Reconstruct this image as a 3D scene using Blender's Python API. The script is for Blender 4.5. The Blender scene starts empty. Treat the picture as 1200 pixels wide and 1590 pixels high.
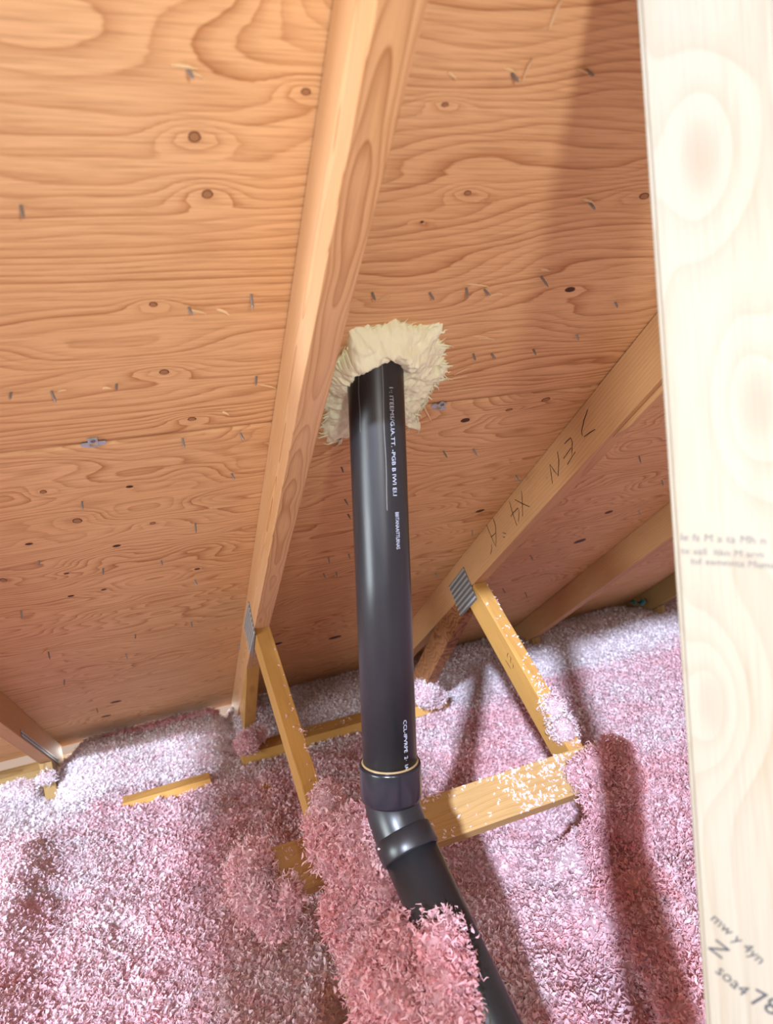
import bpy, bmesh, math, random
import numpy as np
from mathutils import Vector, Matrix, noise as mnoise

SC = bpy.context.scene
COL = SC.collection
random.seed(7); rng = np.random.default_rng(7)
V = Vector

# ------------------------------------------------------------------ camera
cam_d = bpy.data.cameras.new('camera'); cam = bpy.data.objects.new('camera', cam_d); COL.objects.link(cam)
RIGHT = V((0.9299, -0.3425, -0.1347)); DOWN = V((-0.1566, -0.0375, -0.9870)); FWD = V((0.3321, 0.9388, -0.0885))
CAM = V((0, 0, 1.0))
FWD.normalize(); RIGHT = (RIGHT - FWD * RIGHT.dot(FWD)).normalized(); DOWN = FWD.cross(RIGHT)
if DOWN.z > 0: DOWN = -DOWN
m = Matrix((RIGHT, -DOWN, -FWD)).transposed().to_4x4(); m.translation = CAM
cam.matrix_world = m
cam_d.sensor_fit = 'VERTICAL'; cam_d.sensor_height = 36.0; cam_d.lens = 1050 / 1590 * 36
cam_d.clip_start = 0.02; cam_d.clip_end = 60
cam_d.dof.use_dof = True; cam_d.dof.focus_distance = 1.25; cam_d.dof.aperture_fstop = 4.6
SC.camera = cam

# ------------------------------------------------------------------ world, lights, exposure
w = bpy.data.worlds.new('world'); SC.world = w; w.use_nodes = True
bg = w.node_tree.nodes['Background']
bg.inputs[0].default_value = (1.0, 0.72, 0.57, 1); bg.inputs[1].default_value = 0.60
SC.view_settings.view_transform = 'Standard'; SC.view_settings.look = 'None'
SC.view_settings.exposure = 0.0; SC.view_settings.gamma = 1.0
try: SC.view_settings.use_curve_mapping = False
except Exception: pass

def lamp(name, kind, loc, energy, color, aim=None, **kw):
    d = bpy.data.lights.new(name, kind); d.energy = energy; d.color = color
    for k, v in kw.items(): setattr(d, k, v)
    o = bpy.data.objects.new(name, d); COL.objects.link(o); o.location = loc
    if aim is not None: o.rotation_euler = (V(aim) - V(loc)).to_track_quat('-Z', 'Y').to_euler()
    return o
# daylight falling in through the open back slope of the roof, behind the camera
SUN_DIR = V((0.489, 0.872, -0.54)).normalized()
sun = lamp('daylight', 'SUN', (0.5, -3, 3), 7.8, (0.70, 0.80, 1.0), angle=math.radians(2.2))
sun.rotation_euler = SUN_DIR.to_track_quat('-Z', 'Y').to_euler()
# hand-held work lamp beside the camera
lamp('work_lamp', 'POINT', (0.141, -0.208, 1.016), 15.5, (1.0, 0.99, 0.95), shadow_soft_size=0.035)
# wide daylight from the open gable on the left
lamp('gable_daylight', 'AREA', (-2.6, 0.2, 0.9), 84.0, (0.84, 0.95, 1.0), aim=(0.0, 1.3, 0.8), shape='RECTANGLE', size=1.2, size_y=1.0)
# outdoor light behind the eave
lamp('eave_daylight', 'AREA', (-0.12, 2.95, 0.05), 9.0, (1.0, 0.97, 0.93), aim=(-0.12, 1.0, 0.12), shape='RECTANGLE', size=0.62, size_y=0.22)

# ------------------------------------------------------------------ geometry constants
T30 = math.tan(math.radians(30)); C30 = math.cos(math.radians(30)); S30 = 0.5
ZR = 1.0 + 0.573 / C30                       # underside of the sheathing: z = ZR - Y * T30
def zroof(y, d=0.0): return ZR - d / C30 - y * T30
RD = V((0, C30, -S30)); RN = V((0, -S30, -C30)); RO = V((0, 0, ZR))   # down-slope, inward normal, origin
def roof_pt(u, s, h=0.0): return RO + V((1, 0, 0)) * u + RD * s + RN * h
def project(P):
    q = V(P) - CAM; z = q.dot(FWD)
    return 600 + 1050 * q.dot(RIGHT) / z, 795 + 1050 * q.dot(DOWN) / z, z

# ------------------------------------------------------------------ object helpers
def link(o, parent=None):
    COL.objects.link(o)
    if parent is not None: o.parent = parent
    return o
def tag(o, label=None, cat=None, group=None, kind=None):
    if label: o['label'] = label
    if cat: o['category'] = cat
    if group: o['group'] = group
    if kind: o['kind'] = kind
    return o
def thing(name, loc, label, cat, group=None):
    o = bpy.data.objects.new(name, None); o.location = V(loc); o.empty_display_size = 0.05; COL.objects.link(o)
    return tag(o, label, cat, group)
def mworld(o):
    mm = Matrix.Identity(4); chain = []
    while o is not None: chain.append(o); o = o.parent
    for q in reversed(chain): mm = mm @ q.matrix_basis
    return mm
def world_parent(o, parent):
    mw = o.matrix_basis.copy(); o.parent = parent
    o.matrix_basis = mworld(parent).inverted() @ mw
def mesh_np(name, verts, faces, mat, parent=None, attrs=None, smooth=False, mats=None, midx=None):
    """verts (n,3), faces (m,k) of one size k; world coordinates."""
    verts = np.asarray(verts, np.float32); faces = np.asarray(faces, np.int32)
    me = bpy.data.meshes.new(name); n = len(verts); mf, k = faces.shape
    me.vertices.add(n); me.vertices.foreach_set('co', verts.ravel())
    me.loops.add(mf * k); me.loops.foreach_set('vertex_index', faces.ravel())
    me.polygons.add(mf); me.polygons.foreach_set('loop_start', np.arange(0, mf * k, k, dtype=np.int32))
    try: me.polygons.foreach_set('loop_total', np.full(mf, k, np.int32))
    except Exception: pass
    if smooth: me.polygons.foreach_set('use_smooth', np.ones(mf, bool))
    me.update(calc_edges=True); me.validate()
    for an, arr in (attrs or {}).items():
        a = me.attributes.new(an, 'FLOAT', 'POINT'); a.data.foreach_set('value', np.asarray(arr, np.float32).ravel())
    me.materials.append(mat)
    o = bpy.data.objects.new(name, me); COL.objects.link(o)
    if parent is not None: world_parent(o, parent)
    return o
def bm_obj(name, bm, mat, parent=None, smooth=False, mw=None):
    me = bpy.data.meshes.new(name); bmesh.ops.recalc_face_normals(bm, faces=bm.faces); bm.to_mesh(me); bm.free()
    if smooth:
        for p in me.polygons: p.use_smooth = True
    me.materials.append(mat)
    o = bpy.data.objects.new(name, me); COL.objects.link(o)
    if mw is not None: o.matrix_basis = mw
    if parent is not None: world_parent(o, parent)
    return o
def frame(xa, ya, org):
    xa = V(xa).normalized(); ya = V(ya); ya = (ya - xa * ya.dot(xa)).normalized(); za = xa.cross(ya)
    mm = Matrix((xa, ya, za)).transposed().to_4x4(); mm.translation = V(org); return mm
def prism(name, pts, ya_mm, x_dir, width_dir, width, mat, parent=None, bevel=0.0015):
    """solid from a world-space polygon pts swept by width along width_dir; local x runs along x_dir (the grain)."""
    mw = frame(x_dir, width_dir, pts[0]); inv = mw.inverted(); wd = V(width_dir).normalized() * width
    bm = bmesh.new()
    a = [bm.verts.new(inv @ V(p)) for p in pts]; b = [bm.verts.new(inv @ (V(p) + wd)) for p in pts]
    bm.faces.new(a); bm.faces.new(list(reversed(b)))
    n = len(pts)
    for i in range(n): bm.faces.new((a[i], a[(i + 1) % n], b[(i + 1) % n], b[i]))
    bmesh.ops.recalc_face_normals(bm, faces=bm.faces)
    if bevel: bmesh.ops.bevel(bm, geom=list(bm.edges), offset=bevel, segments=2, affect='EDGES', profile=0.5)
    return bm_obj(name, bm, mat, parent, mw=mw)
def box_member(name, p0, p1, wdir, wlen, ddir, dlen, mat, parent=None, bevel=0.0015):
    """bar whose edge runs p0->p1, with width along wdir and depth along ddir."""
    p0, p1 = V(p0), V(p1); ax = (p1 - p0).normalized(); wd = V(wdir); wd = (wd - ax * wd.dot(ax)).normalized()
    dd = V(ddir); dd = (dd - ax * dd.dot(ax)); dd = (dd - wd * dd.dot(wd)).normalized()
    pts = [p0, p1, p1 + dd * dlen, p0 + dd * dlen]
    return prism(name, pts, None, ax, wd, wlen, mat, parent, bevel)

# ------------------------------------------------------------------ numpy noise
def _hash(ix, iy, iz, seed):
    h = (ix.astype(np.int64) * 374761393 + iy.astype(np.int64) * 668265263 + iz.astype(np.int64) * 2147483647 + seed * 1274126177) & 0xffffffff
    h = ((h ^ (h >> 13)) * 1274126177) & 0xffffffff
    return ((h ^ (h >> 16)) & 0xffff) / 65535.0
def vnoise(x, y, z=0.0, seed=0):
    x, y, z = np.broadcast_arrays(np.asarray(x, float), np.asarray(y, float), np.asarray(z, float))
    ix, iy, iz = np.floor(x), np.floor(y), np.floor(z)
    fx, fy, fz = [t * t * t * (t * (t * 6 - 15) + 10) for t in (x - ix, y - iy, z - iz)]
    r = 0
    for a in (0, 1):
        for b in (0, 1):
            for c in (0, 1):
                wgt = (fx if a else 1 - fx) * (fy if b else 1 - fy) * (fz if c else 1 - fz)
                r = r + wgt * _hash(ix + a, iy + b, iz + c, seed)
    return r * 2 - 1
def fbm(x, y, z=0.0, seed=0, oct=4):
    r = 0; a = 1.0
    for i in range(oct):
        r = r + a * vnoise(x * 2 ** i, y * 2 ** i, np.asarray(z) * 2 ** i, seed + i * 17); a *= 0.5
    return r

# ------------------------------------------------------------------ materials
class NT:
    def __init__(s, name):
        s.m = bpy.data.materials.new(name); s.m.use_nodes = True; s.t = s.m.node_tree; s.t.nodes.clear()
        s.out = s.n('ShaderNodeOutputMaterial')
    def n(s, typ, **kw):
        nd = s.t.nodes.new(typ)
        for k, v in kw.items():
            if k.startswith('i_'): nd.inputs[k[2:].replace('_', ' ')].default_value = v
            else: setattr(nd, k, v)
        return nd
    def l(s, a, b): s.t.links.new(a, b)
    def math(s, op, a, b=None, c=None):
        nd = s.n('ShaderNodeMath', operation=op)
        for i, v in enumerate((a, b, c)):
            if v is None: continue
            if isinstance(v, (int, float)): nd.inputs[i].default_value = v
            else: s.l(v, nd.inputs[i])
        return nd.outputs[0]
    def ramp(s, fac, stops):
        nd = s.n('ShaderNodeValToRGB'); cr = nd.color_ramp
        while len(cr.elements) < len(stops): cr.elements.new(0.5)
        for e, (p, c) in zip(cr.elements, stops):
            e.position = p; e.color = (*c, 1) if len(c) == 3 else c
        s.l(fac, nd.inputs[0]); return nd.outputs[0]
    def mix(s, fac, a, b, mode='MIX'):
        nd = s.n('ShaderNodeMix', data_type='RGBA', blend_type=mode)
        for i, v in ((0, fac), (6, a), (7, b)):
            if isinstance(v, (int, float)): nd.inputs[i].default_value = v
            elif isinstance(v, tuple): nd.inputs[i].default_value = (*v, 1)
            else: s.l(v, nd.inputs[i])
        return nd.outputs[2]
    def noise(s, vec, scale, detail=3, rough=0.5):
        nd = s.n('ShaderNodeTexNoise'); nd.inputs['Scale'].default_value = scale; nd.inputs['Detail'].default_value = detail
        nd.inputs['Roughness'].default_value = rough
        if vec is not None: s.l(vec, nd.inputs['Vector'])
        return nd.outputs['Fac']
    def mapping(s, vec, scale=(1, 1, 1), loc=(0, 0, 0)):
        nd = s.n('ShaderNodeMapping'); nd.inputs['Scale'].default_value = scale; nd.inputs['Location'].default_value = loc
        s.l(vec, nd.inputs['Vector']); return nd.outputs[0]
    def bsdf(s, color, rough=0.6, bump=None, bump_d=0.001, bump_s=0.5, spec=0.3, **kw):
        nd = s.n('ShaderNodeBsdfPrincipled')
        if isinstance(color, tuple): nd.inputs['Base Color'].default_value = (*color, 1)
        else: s.l(color, nd.inputs['Base Color'])
        if isinstance(rough, (int, float)): nd.inputs['Roughness'].default_value = rough
        else: s.l(rough, nd.inputs['Roughness'])
        nd.inputs['Specular IOR Level'].default_value = spec
        for k, v in kw.items(): nd.inputs[k.replace('_', ' ')].default_value = v
        if bump is not None:
            b = s.n('ShaderNodeBump'); b.inputs['Strength'].default_value = bump_s; b.inputs['Distance'].default_value = bump_d
            s.l(bump, b.inputs['Height']); s.l(b.outputs[0], nd.inputs['Normal'])
        s.l(nd.outputs[0], s.out.inputs[0]); return nd

def mat_plywood():
    t = NT('plywood_fir')
    g = t.n('ShaderNodeAttribute', attribute_name='grain').outputs['Fac']
    tc = t.n('ShaderNodeTexCoord').outputs['Object']
    fine = t.noise(t.mapping(tc, (14, 420, 420)), 1.0, 3, 0.6)
    mid = t.noise(t.mapping(tc, (5, 60, 60)), 1.0, 3, 0.55)
    big = t.noise(t.mapping(tc, (2.2, 5, 5)), 1.0, 2)
    ph = t.math('ADD', g, t.math('MULTIPLY', t.math('SUBTRACT', mid, 0.5), 0.55))
    fr = t.math('FRACT', ph)
    # latewood lines vary in strength from ring to ring
    ringid = t.n('ShaderNodeTexWhiteNoise', noise_dimensions='1D'); t.l(t.math('FLOOR', ph), ringid.inputs['W'])
    band = t.ramp(fr, [(0.0, (0.10,) * 3), (0.08, (0.0,) * 3), (0.45, (0.14,) * 3), (0.80, (0.62,) * 3), (0.93, (1.0,) * 3), (1.0, (0.10,) * 3)])
    band = t.math('MULTIPLY', band, t.math('ADD', 0.34, t.math('MULTIPLY', ringid.outputs[0], 0.62)))
    base = t.mix(big, (0.78, 0.50, 0.265), (0.68, 0.39, 0.17))
    dark = t.mix(big, (0.45, 0.200, 0.072), (0.36, 0.14, 0.045))
    col = t.mix(band, base, dark)
    f2 = t.ramp(fine, [(0.30, (0.72, 0.66, 0.6)), (0.52, (1, 1, 1)), (0.75, (1.10, 1.10, 1.12))])
    col = t.mix(0.85, col, f2, 'MULTIPLY')
    h = t.math('ADD', t.math('MULTIPLY', fine, 0.6), t.math('MULTIPLY', band, 0.4))
    t.bsdf(col, 0.62, h, 0.0012, 0.5, 0.25)
    return t.m

def mat_wood(name, light, dark, spacing=0.0045, pith=(0.03, -0.05), wob=0.010, seed=0.0, along=1.6, tint=None, rough=0.6, knots=(), contrast=1.0):
    t = NT(name)
    tc = t.n('ShaderNodeTexCoord').outputs['Object']
    rnd = t.n('ShaderNodeObjectInfo').outputs['Random']
    sh = t.n('ShaderNodeCombineXYZ'); t.l(t.math('MULTIPLY', rnd, 17.3), sh.inputs[0]); sh.inputs[1].default_value = seed
    ad = t.n('ShaderNodeVectorMath', operation='ADD'); t.l(tc, ad.inputs[0]); t.l(sh.outputs[0], ad.inputs[1])
    lo = t.noise(t.mapping(ad.outputs[0], (along, 9, 9)), 1.0, 2.5, 0.5)
    lo2 = t.noise(t.mapping(ad.outputs[0], (along * 1.3, 7, 7), (5.2, 3.1, 8.8)), 1.0, 2, 0.5)
    fine = t.noise(t.mapping(ad.outputs[0], (12, 500, 500)), 1.0, 3, 0.6)
    sp = t.n('ShaderNodeSeparateXYZ'); t.l(tc, sp.inputs[0])
    y = t.math('ADD', t.math('SUBTRACT', sp.outputs[1], pith[0]), t.math('MULTIPLY', t.math('SUBTRACT', lo, 0.5), wob * 8))
    z = t.math('ADD', t.math('SUBTRACT', sp.outputs[2], pith[1]), t.math('MULTIPLY', t.math('SUBTRACT', lo2, 0.5), wob * 8))
    r = t.math('SQRT', t.math('ADD', t.math('MULTIPLY', y, y), t.math('MULTIPLY', z, z)))
    s_ = t.math('DIVIDE', r, spacing)
    ink = None
    for (kx, ky, kz, kr) in knots:
        d = t.n('ShaderNodeVectorMath', operation='DISTANCE'); t.l(t.mapping(tc, (0.45, 1, 1), (-kx * 0.45, -ky, -kz)), d.inputs[0]); d.inputs[1].default_value = (0, 0, 0)
        e = t.math('POWER', 2.718, t.math('MULTIPLY', t.math('POWER', t.math('DIVIDE', d.outputs['Value'], kr * 2.6), 2), -1.0))
        s_ = t.math('ADD', s_, t.math('MULTIPLY', e, 3.2))
        core = t.math('POWER', 2.718, t.math('MULTIPLY', t.math('POWER', t.math('DIVIDE', d.outputs['Value'], kr), 4), -1.0))
        ink = core if ink is None else t.math('MAXIMUM', ink, core)
    fr = t.math('FRACT', s_)
    band = t.ramp(fr, [(0.0, (0.15,) * 3), (0.07, (0,) * 3), (0.5, (0.15,) * 3), (0.85, (0.7,) * 3), (0.95, (1,) * 3), (1.0, (0.15,) * 3)])
    band = t.math('MULTIPLY', band, contrast)
    col = t.mix(band, light, dark)
    if ink is not None: col = t.mix(t.math('MULTIPLY', ink, 0.35), col, tuple(c * 0.8 for c in dark))
    f2 = t.ramp(fine, [(0.3, (0.80, 0.77, 0.74)), (0.52, (1, 1, 1)), (0.75, (1.06, 1.06, 1.07))])
    col = t.mix(0.8, col, f2, 'MULTIPLY')
    big = t.noise(t.mapping(ad.outputs[0], (2.5, 14, 14), (1, 7, 3)), 1.0, 2)
    col = t.mix(t.ramp(big, [(0.35, (0,) * 3), (0.7, (0.55,) * 3)]), col, tint or tuple(c * 0.75 for c in light))
    h = t.math('ADD', t.math('MULTIPLY', fine, 0.6), t.math('MULTIPLY', band, 0.25))
    t.bsdf(col, rough, h, 0.0006, 0.5, 0.25)
    return t.m

def mat_plain(name, color, rough=0.5, metal=0.0, nscale=None, var=0.15, bump_d=0.0005, spec=0.4):
    t = NT(name)
    tc = t.n('ShaderNodeTexCoord').outputs['Object']
    nz = t.noise(tc, nscale or 60, 3)
    c = t.mix(nz, tuple(x * (1 - var) for x in color), tuple(min(1, x * (1 + var)) for x in color))
    t.bsdf(c, rough, nz, bump_d, 0.3, spec, Metallic=metal)
    return t.m

def mat_insulation():
    t = NT('blown_glass_wool')
    tone = t.n('ShaderNodeAttribute', attribute_name='tone').outputs['Fac']     # fibre dye: 0 pink .. 1 white
    val = t.n('ShaderNodeAttribute', attribute_name='val').outputs['Fac']       # flake to flake shade
    col = t.ramp(tone, [(0.0, (0.86, 0.47, 0.50)), (0.5, (0.87, 0.62, 0.67)), (1.0, (0.88, 0.83, 0.86))])
    col = t.mix(1.0, col, t.ramp(val, [(0, (0.72,) * 3), (1, (1.08,) * 3)]), 'MULTIPLY')
    d = t.n('ShaderNodeBsdfDiffuse'); t.l(col, d.inputs[0])
    tr = t.n('ShaderNodeBsdfTranslucent'); t.l(col, tr.inputs[0])
    mx = t.n('ShaderNodeMixShader'); mx.inputs[0].default_value = 0.36
    t.l(d.outputs[0], mx.inputs[1]); t.l(tr.outputs[0], mx.inputs[2]); t.l(mx.outputs[0], t.out.inputs[0])
    return t.m

def mat_foam():
    t = NT('cured_spray_foam')
    tc = t.n('ShaderNodeTexCoord').outputs['Object']
    nz = t.noise(tc, 120, 4); n2 = t.noise(tc, 28, 2)
    c = t.mix(n2, (0.84, 0.88, 0.58), (0.92, 0.95, 0.72))
    t.bsdf(c, 0.55, nz, 0.002, 0.5, 0.3)
    return t.m

def mat_abs():
    t = NT('black_abs_plastic')
    tc = t.n('ShaderNodeTexCoord').outputs['Object']
    nz = t.noise(t.mapping(tc, (1, 1, 0.15)), 30, 4)
    sc = t.noise(t.mapping(tc, (60, 60, 4)), 4, 4)
    c = t.mix(nz, (0.010, 0.010, 0.012), (0.018, 0.018, 0.021))
    c = t.mix(t.ramp(sc, [(0.66, (0,) * 3), (0.8, (0.35,) * 3)]), c, (0.06, 0.055, 0.05))
    r = t.ramp(nz, [(0.3, (0.30,) * 3), (0.7, (0.42,) * 3)])
    t.bsdf(c, r, sc, 0.0003, 0.2, 0.5)
    return t.m

M_PLY = mat_plywood()
M_RAFT = mat_wood('rafter_fir', (0.60, 0.34, 0.155), (0.36, 0.155, 0.05), 0.0026, (0.019, 0.052), 0.0035, 1.0, 2.6, (0.60, 0.37, 0.22))
M_RAFT2 = mat_wood('rafter_pine', (0.56, 0.31, 0.14), (0.40, 0.19, 0.075), 0.007, (0.03, 0.16), 0.004, 4.0, 1.2, contrast=0.5)
M_WEB = mat_wood('web_spruce', (0.54, 0.30, 0.085), (0.37, 0.17, 0.042), 0.006, (0.02, -0.10), 0.004, 7.0, 1.4, contrast=0.6)
M_BRACE = mat_wood('brace_spruce', (0.50, 0.315, 0.13), (0.40, 0.22, 0.075), 0.006, (0.04, 0.06), 0.006, 2.5, 1.8, contrast=0.7)
M_POST = mat_wood('pale_spruce', (0.31, 0.265, 0.195), (0.23, 0.155, 0.085), 0.011, (0.045, 0.05), 0.007, 9.0, 1.6, (0.31, 0.285, 0.235), knots=((0.22, 0.035, 0.0, 0.012), (0.40, 0.06, 0.0, 0.012), (0.62, 0.02, 0.0, 0.010)), contrast=0.45)
M_BARK = mat_wood('web_bark_edge', (0.34, 0.15, 0.06), (0.10, 0.035, 0.015), 0.02, (0.0, 0.03), 0.03, 3.0, 8.0)
M_KNOT = mat_plain('knot_wood', (0.36, 0.175, 0.075), 0.6, 0, 250, 0.35)
M_KNOTD = mat_plain('dark_pitch_knot', (0.055, 0.018, 0.008), 0.6, 0, 250, 0.4)
M_KNOTR = mat_plain('knot_rim', (0.13, 0.045, 0.015), 0.7, 0, 250, 0.4)
M_NAIL = mat_plain('galvanised_nail', (0.27, 0.265, 0.265), 0.4, 0.45, 200, 0.3)
M_SPL = mat_plain('fresh_split_wood', (0.74, 0.52, 0.28), 0.7, 0, 300, 0.2)
M_ZINC = mat_plain('zinc_sheet', (0.44, 0.48, 0.54), 0.36, 0.35, 90, 0.2)
M_PLATE = mat_plain('truss_plate_steel', (0.17, 0.18, 0.19), 0.45, 0.4, 120, 0.25)
M_TOOTH = mat_plain('bright_plate_teeth', (0.52, 0.52, 0.50), 0.4, 0.3, 120, 0.2)
M_INS = mat_insulation()
M_FOAM = mat_foam()
M_ABS = mat_abs()
M_ABS2 = mat_plain('glossy_abs_fitting', (0.010, 0.011, 0.016), 0.22, 0, 40, 0.2, 0.0002, 0.6)
M_GLUE = mat_plain('solvent_cement', (0.30, 0.21, 0.10), 0.35, 0, 80, 0.2)
M_LINE = mat_plain('mould_line', (0.16, 0.15, 0.14), 0.6)
M_PRINT = mat_plain('grey_white_print', (0.46, 0.50, 0.60), 0.6)
M_INK = mat_plain('dark_marker_ink', (0.035, 0.014, 0.010), 0.6)
M_STAMP = mat_plain('grade_stamp_ink', (0.13, 0.125, 0.12), 0.7, 0, 900, 0.5)
M_STAMPD = mat_plain('dark_stamp_ink', (0.045, 0.045, 0.05), 0.7, 0, 900, 0.6)
M_FELT = mat_plain('roof_felt', (0.03, 0.03, 0.03), 0.9)
M_DRY = mat_plain('gypsum_board', (0.62, 0.60, 0.57), 0.9)
M_BAFFLE = mat_plain('blue_grey_foam_board', (0.30, 0.33, 0.47), 0.8, 0, 25, 0.12)
M_TEAL = mat_plain('teal_plastic', (0.03, 0.20, 0.24), 0.5)
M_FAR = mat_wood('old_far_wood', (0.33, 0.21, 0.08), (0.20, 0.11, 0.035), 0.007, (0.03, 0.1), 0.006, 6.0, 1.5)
NAILS=[(0.0874,0.6694,0.0159),(-0.0603,0.7997,0.0163),(0.0831,0.9378,0.0113),(0.154,0.9226,0.0193),(0.1697,1.0746,0.0165),(-0.008,1.0647,0.0124),(-0.0834,1.0673,0.0167),(0.0682,1.2025,0.0156),(0.1535,1.2069,0.0150),(-0.127,1.0629,0.0073),(-0.0899,1.3477,0.0143),(0.1437,1.325,0.0139),(0.0828,1.4874,0.0251),(-0.0916,1.6177,0.0145),(0.0147,1.6286,0.0120),(0.0777,1.7626,0.0166),(-0.2624,1.7562,0.0168),(0.0658,2.0386,0.0173),(-0.106,2.19,0.0180),(-0.2656,2.0455,0.0198),(-0.2729,2.3028,0.0164),(0.3053,0.9296,0.0141),(0.3853,0.9349,0.0127),(0.4367,0.9303,0.0149),(0.465,0.9344,0.0131),(0.544,0.9162,0.0264),(0.3837,0.6575,0.0128),(0.4626,0.6499,0.0146),(0.554,0.7997,0.0136),(0.4996,1.0677,0.0149),(0.5322,1.0716,0.0128),(0.6062,1.0698,0.0131),(0.5425,1.349,0.0201),(0.6089,1.3577,0.0176),(0.3416,1.3557,0.0123),(0.3719,1.4866,0.0150),(0.392,1.5574,0.0142),(0.4357,1.78,0.0126),(0.3856,1.7768,0.0161),(0.3884,1.877,0.0132),(0.4234,1.8856,0.0133),(0.7658,1.7749,0.0173),(0.7689,1.5019,0.0233),(0.75,2.0529,0.0153),(1.0771,2.068,0.0163),(1.1083,2.3665,0.0210),(1.2533,2.4829,0.0195),(1.1073,1.5043,0.0215),(1.2938,1.6688,0.0182),(1.3446,1.8598,0.0178),(-0.0697,2.0492,0.0131),(-0.244,2.7058,0.0171),(0.1963,2.331,0.0180),(-0.1883,1.537,0.0107),(0.6718,1.0426,0.0107),(0.7033,0.9755,0.0091),]
KNOTS=[(0.0926,0.7291,0.0056,0.0055,0),(0.1039,0.7877,0.0055,0.0051,0),(0.1883,0.6842,0.0046,0.0034,0),(0.0449,0.9298,0.0048,0.0039,0),(0.0505,1.0486,0.0063,0.0051,0),(0.0829,1.1578,0.0062,0.0048,0),(-0.1369,1.3023,0.0050,0.0056,0),(-0.0164,1.3218,0.0057,0.0060,1),(-0.1059,1.4096,0.0075,0.0090,0),(-0.1894,1.4662,0.0063,0.0072,1),(-0.0576,1.5285,0.0074,0.0081,1),(0.0097,1.461,0.0053,0.0050,0),(-0.2573,1.5932,0.0056,0.0084,0),(-0.1033,1.7238,0.0058,0.0068,1),(-0.1657,1.7262,0.0066,0.0067,1),(-0.1555,1.6124,0.0051,0.0059,1),(0.0839,1.704,0.0066,0.0070,1),(0.325,0.6897,0.0040,0.0024,0),(0.385,0.7863,0.0047,0.0033,0),(0.6296,0.7908,0.0079,0.0047,0),(0.5524,1.2499,0.0097,0.0085,1),(0.6344,1.2337,0.0072,0.0043,0),(0.7018,1.2145,0.0089,0.0063,0),(0.7435,1.6614,0.0121,0.0077,1),(1.2378,2.0304,0.0218,0.0184,1),(1.5946,2.148,0.0230,0.0216,1),(1.2231,1.8309,0.0141,0.0101,1),(-0.1828,2.6811,0.0176,0.0254,1),(-0.2314,2.845,0.0163,0.0285,1),(0.3905,1.1138,0.0033,0.0033,0),(0.3412,0.824,0.0024,0.0018,1),(0.6053,0.9434,0.0090,0.0050,1),(0.3213,2.4253,0.0179,0.0149,1),(0.526,2.5061,0.0234,0.0247,1),(1.5097,2.3612,0.0361,0.0254,1),]
FOAM= [(0.3058, 1.2695), (0.2858, 1.2127), (0.2866, 1.178), (0.2727, 1.1347), (0.2776, 1.0973), (0.2781, 1.0548), (0.2916, 1.0362), (0.29, 1.0039), (0.3037, 0.9953), (0.3227, 0.991), (0.3432, 0.9879), (0.3539, 0.9828), (0.378, 0.9949), (0.3994, 0.9956), (0.4248, 0.9954), (0.4263, 1.0244), (0.444, 1.0469), (0.4448, 1.0684), (0.4654, 1.1011), (0.4596, 1.1271), (0.4514, 1.1471), (0.4541, 1.1817), (0.4441, 1.2068), (0.4696, 1.2651), (0.4433, 1.2499), (0.4187, 1.2204), (0.3548, 1.2414), (0.3292, 1.2551)]
SPLIN=[(0.075,0.6682,0.095,0.6659),(0.0838,0.6704,0.1012,0.675),(0.0809,0.9411,0.1027,0.944),(0.1145,0.9429,0.1278,0.9427),(0.1749,1.0928,0.198,1.0982),(-0.0255,1.0705,-0.0154,1.0629),(-0.0789,1.0703,-0.0658,1.0626),(0.3159,0.9436,0.327,0.9288),(0.432,0.9226,0.4675,0.9261),(0.4781,0.9478,0.489,0.9351),(0.3167,0.6593,0.3258,0.6628),(0.373,0.6532,0.3842,0.6541),(0.45,0.6485,0.4667,0.6493),(0.5389,0.7943,0.5583,0.796),(0.4366,1.137,0.504,1.1139),(0.4444,1.1764,0.476,1.2259),(0.4916,1.1614,0.5405,1.1531),(0.4937,1.0327,0.5217,1.0331),(0.4837,1.1154,0.5054,1.0949),(0.4818,1.0266,0.5079,1.0281),(0.5368,0.9035,0.5477,0.9017),(0.3972,0.665,0.3949,0.6372),(0.4034,0.6186,0.4006,0.5893),(0.1253,1.1484,0.1345,1.1501),(-0.2801,2.0522,-0.26,2.011),]
STROKES= [[(1.0655, 1.0267), (1.0801, 1.0083), (1.0916, 0.9871), (1.0906, 0.9791)], [(1.0857, 0.9766), (1.0674, 0.9831), (1.0498, 0.9881)], [(1.1508, 0.9667), (1.1409, 0.9721), (1.1279, 0.9775), (1.1245, 0.9696), (1.1282, 0.9535), (1.1316, 0.9388), (1.1179, 0.9493)], [(1.1298, 0.958), (1.1601, 0.9376)], [(1.1316, 0.9388), (1.1497, 0.9251)], [(1.178, 0.9529), (1.1763, 0.9343), (1.1851, 0.9028), (1.1965, 0.9132), (1.21, 0.9276), (1.2093, 0.9103), (1.2085, 0.8865)], [(1.228, 0.9002), (1.2269, 0.8986)], [(1.3339, 0.87), (1.336, 0.8468), (1.3424, 0.8112)], [(1.3681, 0.8501), (1.3367, 0.8412), (1.3073, 0.8349)], [(1.3928, 0.8455), (1.387, 0.8225), (1.3728, 0.7885)], [(1.3965, 0.8088), (1.3798, 0.8194), (1.3577, 0.8309), (1.3558, 0.8204), (1.3638, 0.798)], [(1.5214, 0.7817), (1.5046, 0.7542), (1.4859, 0.729), (1.479, 0.7543), (1.4746, 0.7826), (1.4822, 0.8015)], [(1.5053, 0.7515), (1.4791, 0.7639)], [(1.444, 0.7672), (1.4277, 0.7657)], [(1.4449, 0.7564), (1.4348, 0.7567)], [(1.5082, 0.7325), (1.5088, 0.7199), (1.5202, 0.7062)]]
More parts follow.
